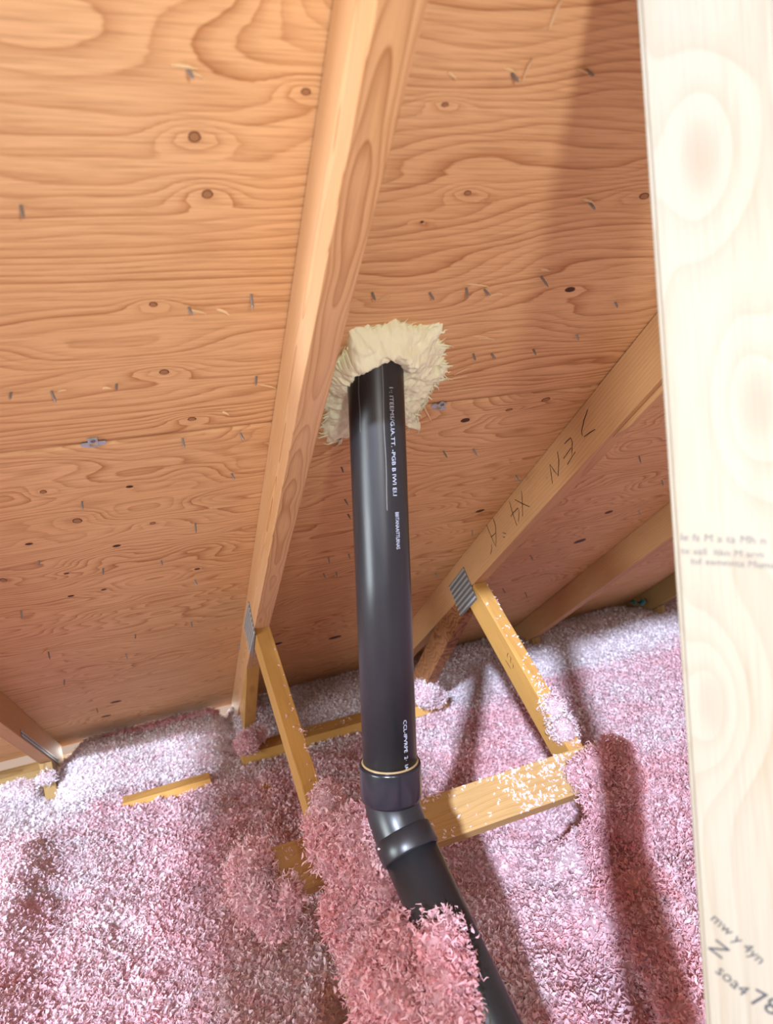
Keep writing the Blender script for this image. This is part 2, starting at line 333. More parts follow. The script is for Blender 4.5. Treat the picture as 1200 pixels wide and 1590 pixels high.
# ------------------------------------------------------------------ roof (ceiling > plywood_sheet > nail, knot, splinter)
def mat_identity(): return Matrix.Identity(4)
U0, U1 = -1.15, 3.3
fe = [roof_pt(U0, -0.346, -0.0135), roof_pt(U1, -0.346, -0.0135), roof_pt(U1, 3.168, -0.0135), roof_pt(U0, 3.168, -0.0135)]
ceiling = prism('ceiling', fe, None, (1, 0, 0), -RN, 0.006, M_FELT, bevel=0)
tag(ceiling, 'plywood roof deck seen from below, nail points coming through', kind='structure')
SHEETS = []
ROWS = [(-0.346, -0.0325, (0.82,), 0.0), (-0.030, 1.1885, (0.82,), 0.0), (1.1910, 2.4115, (-0.44, 2.0), 0.0012), (2.4140, 3.168, (0.82,), 0.0004)]
def ply_sheet(ua, ub, sa, sb, off, seed, row):
    du = 0.0105; ds = 0.0075 if row else 0.03
    nu = max(2, int((ub - ua) / du)); ns = max(2, int((sb - sa) / ds))
    u = np.linspace(ua, ub, nu); s = np.linspace(sa, sb, ns); UU, SS = np.meshgrid(u, s)
    if row <= 1:   amp, fu, fs, K = 4.2, 1.4, 5.0, 66.0
    elif row == 2: amp, fu, fs, K = 6.0, 2.6, 7.5, 46.0
    else:          amp, fu, fs, K = 5.0, 2.6, 7.0, 40.0
    wv = amp * fbm(UU * fu + seed, SS * fs, 0.3, seed, 3) + 0.9 * fbm(UU * 5.5, SS * 24, 1.7, seed + 5, 2)
    if row == 1 and ua < 0:
        wv += 7.0 * np.exp(-((UU + 0.02) / 0.13) ** 2 - ((SS - 0.615) / 0.055) ** 2) + 4.5 * np.exp(-((UU - 0.11) / 0.07) ** 2 - ((SS - 0.60) / 0.03) ** 2)
    for (ku, ks, rx, ry, dk) in KNOTS:
        if ua < ku < ub and sa < ks < sb:
            wv += (2.6 if not dk else 1.2) * np.exp(-((UU - ku) / (rx * 5.5)) ** 2 - ((SS - ks) / (ry * 3.0)) ** 2)
    ph = (SS * K + wv).ravel()
    n = nu * ns
    low = np.stack([UU.ravel() - ua, SS.ravel() - sa, np.full(n, -off)], 1)
    idx = np.arange(n).reshape(ns, nu)
    q = np.stack([idx[:-1, :-1], idx[1:, :-1], idx[1:, 1:], idx[:-1, 1:]], -1).reshape(-1, 4)
    # edges of the sheet, 12 mm thick
    ring = np.concatenate([idx[0, :], idx[1:, -1], idx[-1, -2::-1], idx[-2:0:-1, 0]])
    top = low[ring].copy(); top[:, 2] += 0.0125 + off - 0.0005
    ti = n + np.arange(len(ring)); r2 = np.roll(ring, -1); t2 = np.roll(ti, -1)
    side = np.stack([ring, r2, t2, ti], 1)
    o = mesh_np('plywood_sheet', np.concatenate([low, top]), np.concatenate([q, side]), M_PLY, None, {'grain': np.concatenate([ph, ph[ring]])})
    o.matrix_basis = frame((1, 0, 0), RD, roof_pt(ua, sa)); world_parent(o, ceiling)
    SHEETS.append((o, ua, ub, sa, sb, off)); return o
for r, (sa, sb, js, off) in enumerate(ROWS):
    xs = [U0] + [j for j in js] + [U1]
    for i in range(len(xs) - 1):
        ply_sheet(xs[i] + (0.001 if i else 0), xs[i + 1] - 0.001, sa, sb, off, 11 + r * 7 + i * 3, r)
def sheet_at(u, s):
    for S in SHEETS:
        if S[1] <= u <= S[2] and S[3] <= s <= S[4]: return S
    return min(SHEETS, key=lambda S: abs((S[1] + S[2]) / 2 - u) + abs((S[3] + S[4]) / 2 - s))
def put_on_sheet(name, me, u, s, scale=(1, 1, 1), rz=0, tilt=(0, 0), lift=0.0):
    S = sheet_at(u, s); o = bpy.data.objects.new(name, me); COL.objects.link(o); o.parent = S[0]
    mm = Matrix.Translation((u - S[1], s - S[3], -S[5] - lift)) @ Matrix.Rotation(rz, 4, 'Z') @ Matrix.Rotation(tilt[0], 4, 'X') @ Matrix.Rotation(tilt[1], 4, 'Y') @ Matrix.Diagonal((*scale, 1))
    o.matrix_basis = mm; return o
def lathe_mesh(name, prof, seg, mat, smooth=True):
    bm = bmesh.new(); rings = []
    for (r, z) in prof:
        rings.append([bm.verts.new((r * math.cos(2 * math.pi * k / seg), r * math.sin(2 * math.pi * k / seg), z)) for k in range(seg)] if r > 1e-6 else [bm.verts.new((0, 0, z))])
    for a, b in zip(rings, rings[1:]):
        for k in range(seg):
            k2 = (k + 1) % seg
            if len(a) == 1: bm.faces.new((a[0], b[k], b[k2]))
            elif len(b) == 1: bm.faces.new((a[k], b[0], a[k2]))
            else: bm.faces.new((a[k], b[k], b[k2], a[k2]))
    bmesh.ops.recalc_face_normals(bm, faces=bm.faces)
    me = bpy.data.meshes.new(name); bm.to_mesh(me); bm.free(); me.materials.append(mat)
    for p in me.polygons: p.use_smooth = smooth
    return me
ME_NAIL = lathe_mesh('nail', [(0.0, 0.003), (0.0017, 0.003), (0.0017, -0.72), (0.0003, -1.0), (0, -1.0)], 7, M_NAIL, False)
for v in ME_NAIL.vertices: v.co.z = min(v.co.z, 0.15)
for (u, s, l) in NAILS:
    l = min(max(l, 0.010), 0.021)
    put_on_sheet('nail', ME_NAIL, u, s, (1, 1, l), random.uniform(0, 6), (random.uniform(-0.25, 0.25), random.uniform(-0.25, 0.25)))
def knot_mesh(mc):
    bm = bmesh.new(); N = 14; rr = [1.0, 0.78, 0.45]; rings = []
    for i, r in enumerate(rr):
        rings.append([bm.verts.new((r * math.cos(2 * math.pi * k / N) * (1 + 0.06 * math.sin(k * 2.3)), r * math.sin(2 * math.pi * k / N), (-0.0002, -0.0006, -0.0007)[i])) for k in range(N)])
    c = bm.verts.new((0, 0, -0.0007))
    for i in range(2):
        for k in range(N):
            f = bm.faces.new((rings[i][k], rings[i][(k + 1) % N], rings[i + 1][(k + 1) % N], rings[i + 1][k])); f.material_index = 1 if i == 0 else 0
    for k in range(N): bm.faces.new((rings[2][k], rings[2][(k + 1) % N], c))
    bmesh.ops.recalc_face_normals(bm, faces=bm.faces)
    me = bpy.data.meshes.new('knot'); bm.to_mesh(me); bm.free(); me.materials.append(mc); me.materials.append(M_KNOTR); return me
ME_K, ME_KD = knot_mesh(M_KNOT), knot_mesh(M_KNOTD)
for (u, s, rx, ry, dk) in KNOTS:
    put_on_sheet('knot', ME_KD if dk else ME_K, u, s, (rx, min(ry, rx * 0.7) if dk else ry, 1), random.uniform(-0.2, 0.2))
def splinter_mesh():
    bm = bmesh.new(); L = [(-0.5, 0.02, 0.0), (-0.2, 0.5, -0.15), (0.2, 0.45, -0.5), (0.5, 0.05, -1.0)]; R_ = []
    for (x, wv, z) in L: R_.append([bm.verts.new((x, -wv, z)), bm.verts.new((x, wv, z)), bm.verts.new((x, wv * 0.6, z - 0.25)), bm.verts.new((x, -wv * 0.6, z - 0.25))])
    for a, b in zip(R_, R_[1:]):
        for k in range(4): bm.faces.new((a[k], a[(k + 1) % 4], b[(k + 1) % 4], b[k]))
    bm.faces.new(R_[0]); bm.faces.new(R_[-1][::-1]); bmesh.ops.recalc_face_normals(bm, faces=bm.faces)
    me = bpy.data.meshes.new('splinter'); bm.to_mesh(me); bm.free(); me.materials.append(M_SPL); return me
ME_SPL = splinter_mesh()
for (ua, sa, ub, sb) in SPLIN:
    L = math.hypot(ub - ua, sb - sa)
    put_on_sheet('splinter', ME_SPL, (ua + ub) / 2, (sa + sb) / 2, (L, random.uniform(0.0018, 0.004), random.uniform(0.003, 0.009)), math.atan2(sb - sa, ub - ua), lift=-0.0003)
# panel clips on the seam between two sheets
def panel_clip(u, s, label, tilt=0.0, wing=True):
    mw = frame((1, 0, 0), RD, roof_pt(u, s)) @ Matrix.Rotation(tilt, 4, 'Z')
    t = thing('panel_clip', roof_pt(u, s), label, 'clip', 'sheathing clips on the seam')
    def box(x0, x1, y0, y1, z0, z1, bm):
        vs = [bm.verts.new((x, y, z)) for z in (z0, z1) for y in (y0, y1) for x in (x0, x1)]
        for f in ((0, 1, 3, 2), (4, 6, 7, 5), (0, 4, 5, 1), (2, 3, 7, 6), (0, 2, 6, 4), (1, 5, 7, 3)): bm.faces.new([vs[i] for i in f])
    for sg in (-1, 1):
        bm = bmesh.new(); a = sorted((sg * 0.0055, sg * 0.0165)); 
        vs = [(a[0], -0.0035), (a[1], -0.0025 if sg > 0 else -0.0035), (a[1], 0.0045), (a[0], 0.0085)] if sg > 0 else [(a[0], -0.0025), (a[1], -0.0035), (a[1], 0.0085), (a[0], 0.0045)]
        lo = [bm.verts.new((x, y, -0.0030)) for x, y in vs]; hi = [bm.verts.new((x, y, -0.0014)) for x, y in vs]
        bm.faces.new(lo); bm.faces.new(hi[::-1])
        for k in range(4): bm.faces.new((lo[k], lo[(k + 1) % 4], hi[(k + 1) % 4], hi[k]))
        bmesh.ops.bevel(bm, geom=list(bm.edges), offset=0.0005, segments=2, affect='EDGES')
        bm_obj('wing', bm, M_ZINC, t, mw=mw)
    bm = bmesh.new(); box(-0.0065, 0.0065, -0.0125, -0.0005, -0.0032, -0.0012, bm); box(-0.0065, 0.0065, 0.0060, 0.0085, -0.0032, -0.0012, bm); box(-0.0068, -0.0052, -0.002, 0.0075, -0.0030, -0.0012, bm); box(0.0052, 0.0068, -0.002, 0.0075, -0.0030, -0.0012, bm)
    bm_obj('tab', bm, M_ZINC, t, mw=mw)
    st = lathe_mesh('dimple', [(0.0036, -0.0032), (0.0036, -0.0038), (0.0024, -0.0042), (0.0016, -0.0036), (0, -0.0036)], 12, M_PLATE)
    o = bpy.data.objects.new('dimple', st); COL.objects.link(o); o.matrix_basis = mw @ Matrix.Translation((0, -0.007, 0)); world_parent(o, t)
panel_clip(-0.0516, 1.1875, 'zinc sheathing clip with a square hole, on the seam left of the long rafter', -0.03)
panel_clip(0.4835, 1.1960, 'zinc sheathing clip half hidden behind splinters, right of the yellow foam', 0.5)

# ------------------------------------------------------------------ far wall and floor under the insulation
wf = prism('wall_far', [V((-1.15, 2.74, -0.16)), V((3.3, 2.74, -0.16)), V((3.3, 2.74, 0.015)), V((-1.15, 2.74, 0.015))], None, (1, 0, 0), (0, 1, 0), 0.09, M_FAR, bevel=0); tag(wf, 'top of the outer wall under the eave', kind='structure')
fl = prism('floor', [V((-1.15, -0.8, -0.16)), V((3.3, -0.8, -0.16)), V((3.3, 2.74, -0.16)), V((-1.15, 2.74, -0.16))], None, (1, 0, 0), (0, 0, 1), 0.013, M_DRY, bevel=0); tag(fl, 'gypsum ceiling board that carries the insulation', kind='structure')
# added unseen board behind the camera, outlined to cast the floor's shadow band
RIDGE_Y = -0.30; RZ = zroof(RIDGE_Y)
def back_pt(x, y):                            # point on the added board that shades floor point (x, y)
    k = (RZ - 0.02 + (y + 0.34) * T30 - 0.05) / (SUN_DIR.y * T30 - SUN_DIR.z)
    return V((x, y, 0.05)) - SUN_DIR * k
wb = prism('shade_board', [back_pt(-0.05, 0.7), back_pt(0.40, 0.7), back_pt(0.54, 1.2), back_pt(0.66, 2.1), back_pt(0.76, 2.55), back_pt(0.08, 2.55), back_pt(0.0, 2.0), back_pt(-0.05, 1.2)], None, (0, C30, S30), (0, -S30, C30), 0.0125, M_RAFT2, bevel=0); tag(wb, 'added out-of-view board that shades a strip of the attic floor', kind='structure')

# ------------------------------------------------------------------ trusses
WX = 0.038
def nail_plate(parent, x, quad, side=-1, rows=7, cols=16):
    q = [V((x, y, z)) for y, z in quad]; e1 = q[1] - q[0]; e2 = q[3] - q[0]
    n = V((side, 0, 0))
    pl = prism('nail_plate', [p for p in q], None, e2, n, 0.0014, M_PLATE, parent, bevel=0.0003)
    bm = bmesh.new(); d1, d2 = e1.normalized(), e2.normalized()
    for i in range(rows):
        for j in range(cols):
            c = q[0] + e1 * ((i + 0.5) / rows) + e2 * ((j + 0.5) / cols) + n * 0.0014
            a, b = d2 * (e2.length / cols * 0.22), d1 * (e1.length / rows * 0.20)
            vs = [bm.verts.new(c + a * sx + b * sy + n * h) for h in (0, 0.0022) for sx, sy in ((-1, -1), (1, -1), (1, 1), (-1, 1))]
            for f in ((4, 5, 6, 7), (0, 1, 5, 4), (1, 2, 6, 5), (2, 3, 7, 6), (3, 0, 4, 7)): bm.faces.new([vs[k] for k in f])
    o = bm_obj('tooth_rows', bm, M_TOOTH, pl); o['kind'] = 'stuff'
    return pl
def truss(x, label, rmat, wmat, y_to=2.70, webs=True, front=None, back=None, plate=None, bark=False, cz=-0.07):
    t = thing('roof_truss', (x, 1.0, -0.05), label, 'truss')
    y0 = RIDGE_Y
    g = 0.0016   # clearance under the sheets
    pts = [V((x, y0, zroof(y0, g))), V((x, y_to, zroof(y_to, g))), V((x, y_to, zroof(y_to, 0.089))), V((x, y0, zroof(y0, 0.089)))]
    tc = prism('top_chord', pts, None, RD, (1, 0, 0), WX, rmat, t)
    prism('bottom_chord', [V((x, -0.7, cz - 0.089)), V((x, 2.66, cz - 0.089)), V((x, 2.66, cz)), V((x, -0.7, cz))], None, (0, 1, 0), (1, 0, 0), WX, wmat, t)
    if webs:
        a, b = front; box_member('web', a, b, (1, 0, 0), WX, (0, 0.64, -0.77), 0.080, wmat, t)
        a, b = back; box_member('web', a, b, (1, 0, 0), WX, (0, 0.63, 0.77), 0.080, M_BARK if bark else wmat, t)
        nail_plate(t, x, plate)
    else:
        prism('heel_block', [V((x, 2.47, -0.03)), V((x, 2.55, -0.03)), V((x, 2.55, zroof(2.55, 0.091))), V((x, 2.47, zroof(2.47, 0.091)))], None, (0, 0, 1), (1, 0, 0), WX, wmat, t)
    return t, tc
TL, TLc = truss(0.200, 'long fir roof truss directly left of the black pipe and yellow foam', M_RAFT, M_WEB,
      front=(V((0.2005, 1.640, 0.628)), V((0.225, 1.060, 0.030))), back=(V((0.2005, 1.790, 0.560)), V((0.2005, 2.340, 0.110))),
      cz=0.038, plate=[(1.640, 0.688), (1.612, 0.612), (1.735, 0.520), (1.815, 0.592)])
TR, TRc = truss(0.800, 'roof truss right of the black pipe with marker writing on its rafter', M_RAFT2, M_WEB,
      front=(V((0.8005, 1.640, 0.612)), V((0.8005, 1.055, 0.100))), back=(V((0.8005, 1.730, 0.512)), V((0.8005, 2.180, 0.130))),
      plate=[(1.685, 0.655), (1.627, 0.573), (1.735, 0.505), (1.803, 0.582)], bark=True, cz=0.0)
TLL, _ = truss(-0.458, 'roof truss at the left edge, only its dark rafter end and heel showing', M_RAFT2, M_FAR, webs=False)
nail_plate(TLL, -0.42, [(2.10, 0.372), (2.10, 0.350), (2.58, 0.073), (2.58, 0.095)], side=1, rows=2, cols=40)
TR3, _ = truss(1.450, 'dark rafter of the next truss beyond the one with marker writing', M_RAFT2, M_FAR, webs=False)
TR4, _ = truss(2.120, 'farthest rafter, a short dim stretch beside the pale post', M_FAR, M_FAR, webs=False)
# marker writing: strokes lying on the left face of the right rafter
def stroke_obj(name, strokes, to3, nrm, wdt, mat, parent):
    bm = bmesh.new(); N = V(nrm).normalized()
    for st in strokes:
        P = [to3(p) for p in st]
        L, R_ = [], []
        for i, p in enumerate(P):
            d = (P[min(i + 1, len(P) - 1)] - P[max(i - 1, 0)]).normalized(); sd = d.cross(N).normalized() * wdt * (0.5 if 0 < i < len(P) - 1 else 0.38)
            L.append(bm.verts.new(p + sd + N * 0.0004)); R_.append(bm.verts.new(p - sd + N * 0.0004))
        for i in range(len(P) - 1): bm.faces.new((L[i], L[i + 1], R_[i + 1], R_[i]))
    return bm_obj(name, bm, mat, parent)
for st in STROKES: stroke_obj('pen_stroke', [st], lambda p: V((0.800, p[0], p[1])), (-1, 0, 0), 0.0023, M_INK, TRc)
# split wane along the lower edge of that rafter
def wane(parent, x, ya, yb, d):
    pts = [V((x, ya, zroof(ya, 0.0895))), V((x, yb, zroof(yb, 0.0895))), V((x, yb - 0.05, zroof(yb - 0.05, 0.0895 + d))), V((x, ya, zroof(ya, 0.0895 + d)))]
    prism('split_edge', pts, None, RD, (1, 0, 0), 0.012, M_RAFT2, parent, 0.001)
wane(TRc, 0.812, 0.55, 1.02, 0.010)

# ------------------------------------------------------------------ braces
NW = V((0, -0.645, 0.764)).normalized(); WD = V((0, 0.764, 0.645)).normalized()
def near_brace():
    T = V((0, 1.229, 0.303)); B = T - WD * 0.089
    pts = [V((0.095, 0, 0)) + B, V((0.845, 0, 0)) + B, V((0.845, 0, 0)) + T, V((0.095, 0, 0)) + T]
    o = prism('lateral_brace', pts, None, (1, 0, 0), -NW, 0.036, M_BRACE)
    return tag(o, 'pale flat board crossing behind the pipe elbow, speckled with insulation flakes', 'brace')
BR = near_brace()
fb = prism('lateral_brace', [V((0.17, 2.215, 0.042)), V((0.92, 2.215, 0.042)), V((0.92, 2.215, 0.080)), V((0.17, 2.215, 0.080))], None, (1, 0, 0), (0, 1, 0), 0.089, M_WEB)
tag(fb, 'amber flat board low behind the pipe, between the two truss feet', 'brace')
pk = prism('scrap_board', [V((-0.20, 2.14, 0.030)), V((0.06, 2.13, 0.036)), V((0.06, 2.13, 0.070)), V((-0.20, 2.14, 0.064))], None, (1, 0, 0), (0, 1, 0), 0.05, M_WEB)
tag(pk, 'short wood strip half buried in white insulation left of the truss foot', 'board')

# ------------------------------------------------------------------ the pale post close to the camera
PT0, PT1 = V((0.3905, 0.412, 1.2985)), V((0.3465, 0.397, 0.5235))
def post():
    ax = (PT1 - PT0).normalized(); up = PT0 - ax * 0.10; lo = PT0 + ax * ((PT0.z + 0.13) / -ax.z)
    wd = V((0.75, -0.66, -0.0)); wd = (wd - ax * wd.dot(ax)).normalized(); dp = ax.cross(wd)
    if dp.y < 0: dp = -dp
    mw = frame(ax, wd, up); L = (lo - up).length
    bm = bmesh.new(); W_, D_ = 0.086, 0.038
    zs = 1 if mw.to_3x3() @ V((0, 0, 1)) @ dp > 0 else -1
    vs = [bm.verts.new((x, y, z * zs)) for x in (0, L) for y, z in ((0, 0), (W_, 0), (W_, D_), (0, D_))]
    for f in ((0, 1, 2, 3), (7, 6, 5, 4), (0, 4, 5, 1), (1, 5, 6, 2), (2, 6, 7, 3), (3, 7, 4, 0)): bm.faces.new([vs[i] for i in f])
    bmesh.ops.recalc_face_normals(bm, faces=bm.faces)
    bmesh.ops.bevel(bm, geom=list(bm.edges), offset=0.003, segments=3, affect='EDGES')
    o = bm_obj('post', bm, M_POST, mw=mw); tag(o, 'pale blurred spruce post close up along the right edge', 'post')
    return o, mw, zs
POST, PMW, PZ = post()
def text_mesh(body, size, bold=0.0):
    cu = bpy.data.curves.new('print', 'FONT'); cu.body = body; cu.size = size; cu.resolution_u = 2; cu.offset = bold
    ob = bpy.data.objects.new('print', cu); COL.objects.link(ob)
    me = bpy.data.meshes.new_from_object(ob.evaluated_get(bpy.context.evaluated_depsgraph_get()))
    bpy.data.objects.remove(ob); bpy.data.curves.remove(cu); return me
def stamp(name, lines, mat, bold=0.0):
    """each line of lettering is a part: (text, size, x along post, y across, rotation)"""
    for (tx, sz, px, py, rot) in lines:
        me = text_mesh(tx, sz, bold); me.name = name; me.materials.clear(); me.materials.append(mat)
        for v in me.vertices: v.co.z = 0
        o = bpy.data.objects.new(name, me); COL.objects.link(o); o.parent = POST; o['kind'] = 'stuff'
        o.matrix_basis = Matrix.Translation((px, py, -0.0004 * PZ)) @ Matrix.Rotation(rot, 4, 'Z')

# ------------------------------------------------------------------ vent pipe
P0 = V((0.339, 0.920, 1.130)); P1 = V((0.279, 0.934, 0.510)); AX = (P1 - P0).normalized(); RP = 0.0405
Q1 = V((0.3068, 0.7481, 0.2557)); QC = P1 + AX * 0.045
def tube(name, pts, radii, mat, parent, seg=56, cap=True):
    """swept tube through points with a radius at each."""
    bm = bmesh.new(); rings = []; pts = [V(p) for p in pts]; ref = V((1, 0, 0))
    for i, p in enumerate(pts):
        a, b = pts[max(i - 1, 0)], pts[min(i + 1, len(pts) - 1)]
        d = (b - a); 
        if d.length < 1e-6: d = pts[-1] - pts[0]
        d.normalize(); u = (ref - d * ref.dot(d)).normalized(); v = d.cross(u)
        rings.append([bm.verts.new(p + (u * math.cos(2 * math.pi * k / seg) + v * math.sin(2 * math.pi * k / seg)) * radii[i]) for k in range(seg)])
    for a, b in zip(rings, rings[1:]):
        for k in range(seg): bm.faces.new((a[k], a[(k + 1) % seg], b[(k + 1) % seg], b[k]))
    if cap: bm.faces.new(rings[0]); bm.faces.new(rings[-1])
    o = bm_obj(name, bm, mat, parent, smooth=False)
    for p in o.data.polygons: p.use_smooth = len(p.vertices) == 4
    return o
VP = thing('vent_pipe', P1, 'black plastic vent pipe rising through yellow foam in the roof, with coupling and elbow', 'pipe')
PIPE = tube('upper_pipe', [P0 - AX * 0.10, P0, P0.lerp(P1, 0.5), P1 + AX * 0.005], [RP] * 4, M_ABS, VP)
# coupling with rounded lips
cs = [(-0.031, RP + 0.0004), (-0.0325, RP + 0.0028), (-0.0315, RP + 0.0048), (-0.028, RP + 0.0055), (0.018, RP + 0.0055), (0.022, RP + 0.0046), (0.0235, RP + 0.002), (0.0235, RP - 0.004)]
tube('coupling', [P1 + AX * k for k, r in cs], [r for k, r in cs], M_ABS2, VP, 64, False)
cs = [(-0.0345, RP + 0.0002), (-0.0340, RP + 0.0016), (-0.0326, RP + 0.0024), (-0.0315, RP + 0.0006)]
tube('cement_bead', [P1 + AX * k for k, r in cs], [r for k, r in cs], M_GLUE, VP, 64, False)
QD = (Q1 - QC).normalized(); E0 = P1 + AX * 0.015
bend = []
for i in range(13):
    f = i / 12; a = E0.lerp(QC, f); bb = QC.lerp(QC + QD * 0.045, f); bend.append(a.lerp(bb, f))
EB = bend[-1]
tube('elbow', bend, [RP + 0.0005] * 13, M_ABS, VP)
hs = [(-0.012, RP + 0.0006), (-0.010, RP + 0.0035), (0.018, RP + 0.0042), (0.0205, RP + 0.003), (0.021, RP - 0.001)]
tube('elbow_hub', [EB + QD * k for k, r in hs], [r for k, r in hs], M_ABS, VP, 64, False)
LOW = tube('lower_pipe', [EB, EB + QD * 0.2, EB + QD * 0.33, EB + QD * 0.42], [RP] * 4, M_ABS, VP)
# mould lines and print on the upper pipe; angles measured about the axis from the camera side
uu = (CAM - P0); uu = (uu - AX * uu.dot(AX)).normalized(); vv = AX.cross(uu)
if vv.dot(RIGHT) < 0: vv = -vv
def on_pipe(k, ang, lift=0.0003): return P0 + AX * k + (uu * math.cos(ang) + vv * math.sin(ang)) * (RP + lift)
def pipe_print(name, body, size, k0, ang, ylen=1.0, length=None):
    me = text_mesh(body, size); xs = [v.co.x for v in me.vertices]; sc = (length / (max(xs) - min(xs))) if length else 1
    for v in me.vertices: v.co = on_pipe(k0 + v.co.x * sc, ang + v.co.y * ylen / RP, 0.0003)
    me.name = name; me.materials.append(M_PRINT); o = bpy.data.objects.new(name, me); COL.objects.link(o); world_parent(o, PIPE); return o
pipe_print('white_print', '1\u00b7: ITEEMS/G.IA.TT. -PGB B IWI EI.I', 0.0088, 0.040, 0.47, 1.0, 0.150)
pipe_print('white_print', 'BBITANAAITTLRNAS', 0.0085, 0.215, 0.53, 1.0, 0.052)
pipe_print('white_print', 'CCL-IPVRPE  2\u00b7  IAKI', 0.0085, 0.515, 0.55, 1.0, 0.082)
for ang, k1, wdt in ((0.24, 0.20, 0.0006), (-0.62, 0.09, 0.0004)):
    vs, fs = [], []
    for i in range(20):
        k = 0.012 + k1 * i / 19; a0 = ang + 0.012 * math.sin(i * 0.6)
        vs += [on_pipe(k, a0 - wdt / RP, 0.0002), on_pipe(k, a0 + wdt / RP, 0.0002)]
    fs = [(2 * i, 2 * i + 1, 2 * i + 3, 2 * i + 2) for i in range(19)]
    mesh_np('mould_line', [tuple(v) for v in vs], fs, M_LINE, PIPE)
# scuffs on the lower pipe
def smooth01(a, b, x): t = np.clip((x - a) / (b - a), 0, 1); return t * t * (3 - 2 * t)
# ------------------------------------------------------------------ spray foam around the pipe
def foam():
    cu, cs_ = 0.352, 1.105
    NA, NR = 420, 46
    pol = np.array([(u - cu, s - cs_) for u, s in FOAM]); pa = np.arctan2(pol[:, 1], pol[:, 0]); pr = np.hypot(pol[:, 0], pol[:, 1])
    o = np.argsort(pa); pa, pr = pa[o], pr[o]
    A = np.linspace(-math.pi, math.pi, NA, endpoint=False)
    Rr = np.interp(A, np.concatenate([pa - 2 * math.pi, pa, pa + 2 * math.pi]), np.tile(pr, 3))
    sp = vnoise(A * 20, 0.5, 0, 3); sp2 = vnoise(A * 55, 2.5, 0, 4)
    jit = np.clip(sp, 0, 1) * 0.011 + sp2 * 0.0022
    rho = np.linspace(0, 1, NR) ** 0.8
    AA, PP = np.meshgrid(A, rho); RR = PP * Rr[None, :] + jit[None, :] * np.clip((PP - 0.84) / 0.16, 0, 1) ** 1.5
    X = RR * np.cos(AA); Y = RR * np.sin(AA)
    pcx, pcs = 0.339 - cu, 1.0624 - cs_
    edge = np.clip(1 - PP, 0, 1)
    d = np.hypot(X - pcx - 0.003, (Y - pcs) * 0.97)
    up = np.clip(0.70 - (Y - pcs) / 0.10, 0.18, 1.0)
    wl = 0.006 * fbm(X * 30, Y * 30, 0, 41, 2)
    collar = 0.020 * np.exp(-((d + wl - 0.047) / 0.017) ** 2) * up
    step = 0.007 * smooth01(0.088, 0.074, d + wl)
    base = 0.0025 * np.clip(edge * 14, 0, 1) ** 0.5 + 0.007 * smooth01(0.0, 0.35, edge)
    cell = np.abs(fbm(X * 34 + 0.3 * vnoise(X * 60, Y * 60, 0, 5), Y * 48, 0, 21, 2))
    lob = 0.0058 * (1 - cell * 1.3) + 0.0022 * fbm(X * 120, Y * 120, 0, 31, 3)
    H = base + collar + step + lob * np.clip(edge * 10, 0.45, 1) + 0.0004
    H[-1, :] = -0.0004
    # stringy edge: some radii keep thickness right to the tip
    vs = np.zeros((NR * NA, 3)); Xf, Yf, Hf = X.ravel() + cu, Y.ravel() + cs_, H.ravel()
    for k in range(3): vs[:, k] = RO[k] + (1, 0, 0)[k] * Xf + RD[k] * Yf + RN[k] * Hf
    idx = np.arange(NR * NA).reshape(NR, NA); nx = np.roll(idx, -1, 1)
    q = np.stack([idx[:-1], nx[:-1], nx[1:], idx[1:]], -1).reshape(-1, 4)
    t = mesh_np('spray_foam', vs, q[:, ::-1], M_FOAM, None, smooth=True)
    tag(t, 'cream yellow spray foam collar sealing the pipe to the plywood roof', 'foam')
    # torn strings round the rim
    bm = bmesh.new()
    for k in range(150):
        a = random.uniform(-math.pi, math.pi); r = float(np.interp(a, A, Rr)); st = V((cu + math.cos(a) * r * 0.94, cs_ + math.sin(a) * r * 0.94, 0.003))
        L = random.uniform(0.008, 0.030); a2 = a + random.uniform(-0.7, 0.7); w = random.uniform(0.0012, 0.0030); prev = None
        if math.sin(a) < -0.8: L *= 0.6
        for j in range(5):
            f = j / 4; c = st + V((math.cos(a2 + f * 0.6) * L * f, math.sin(a2 + f * 0.6) * L * f, 0.004 * math.sin(f * 3) * random.random())); ww = w * (1 - 0.85 * f)
            pd = V((-math.sin(a2), math.cos(a2), 0)) * ww
            ring = [bm.verts.new(roof_pt(*(c + pd))), bm.verts.new(roof_pt(c.x, c.y, c.z + ww * 1.4)), bm.verts.new(roof_pt(*(c - pd))), bm.verts.new(roof_pt(c.x, c.y, max(c.z - ww, 0)))]
            if prev:
                for i in range(4): bm.faces.new((prev[i], prev[(i + 1) % 4], ring[(i + 1) % 4], ring[i]))
            prev = ring
    o = bm_obj('torn_strings', bm, M_FOAM, t, smooth=True); o['kind'] = 'stuff'
foam()

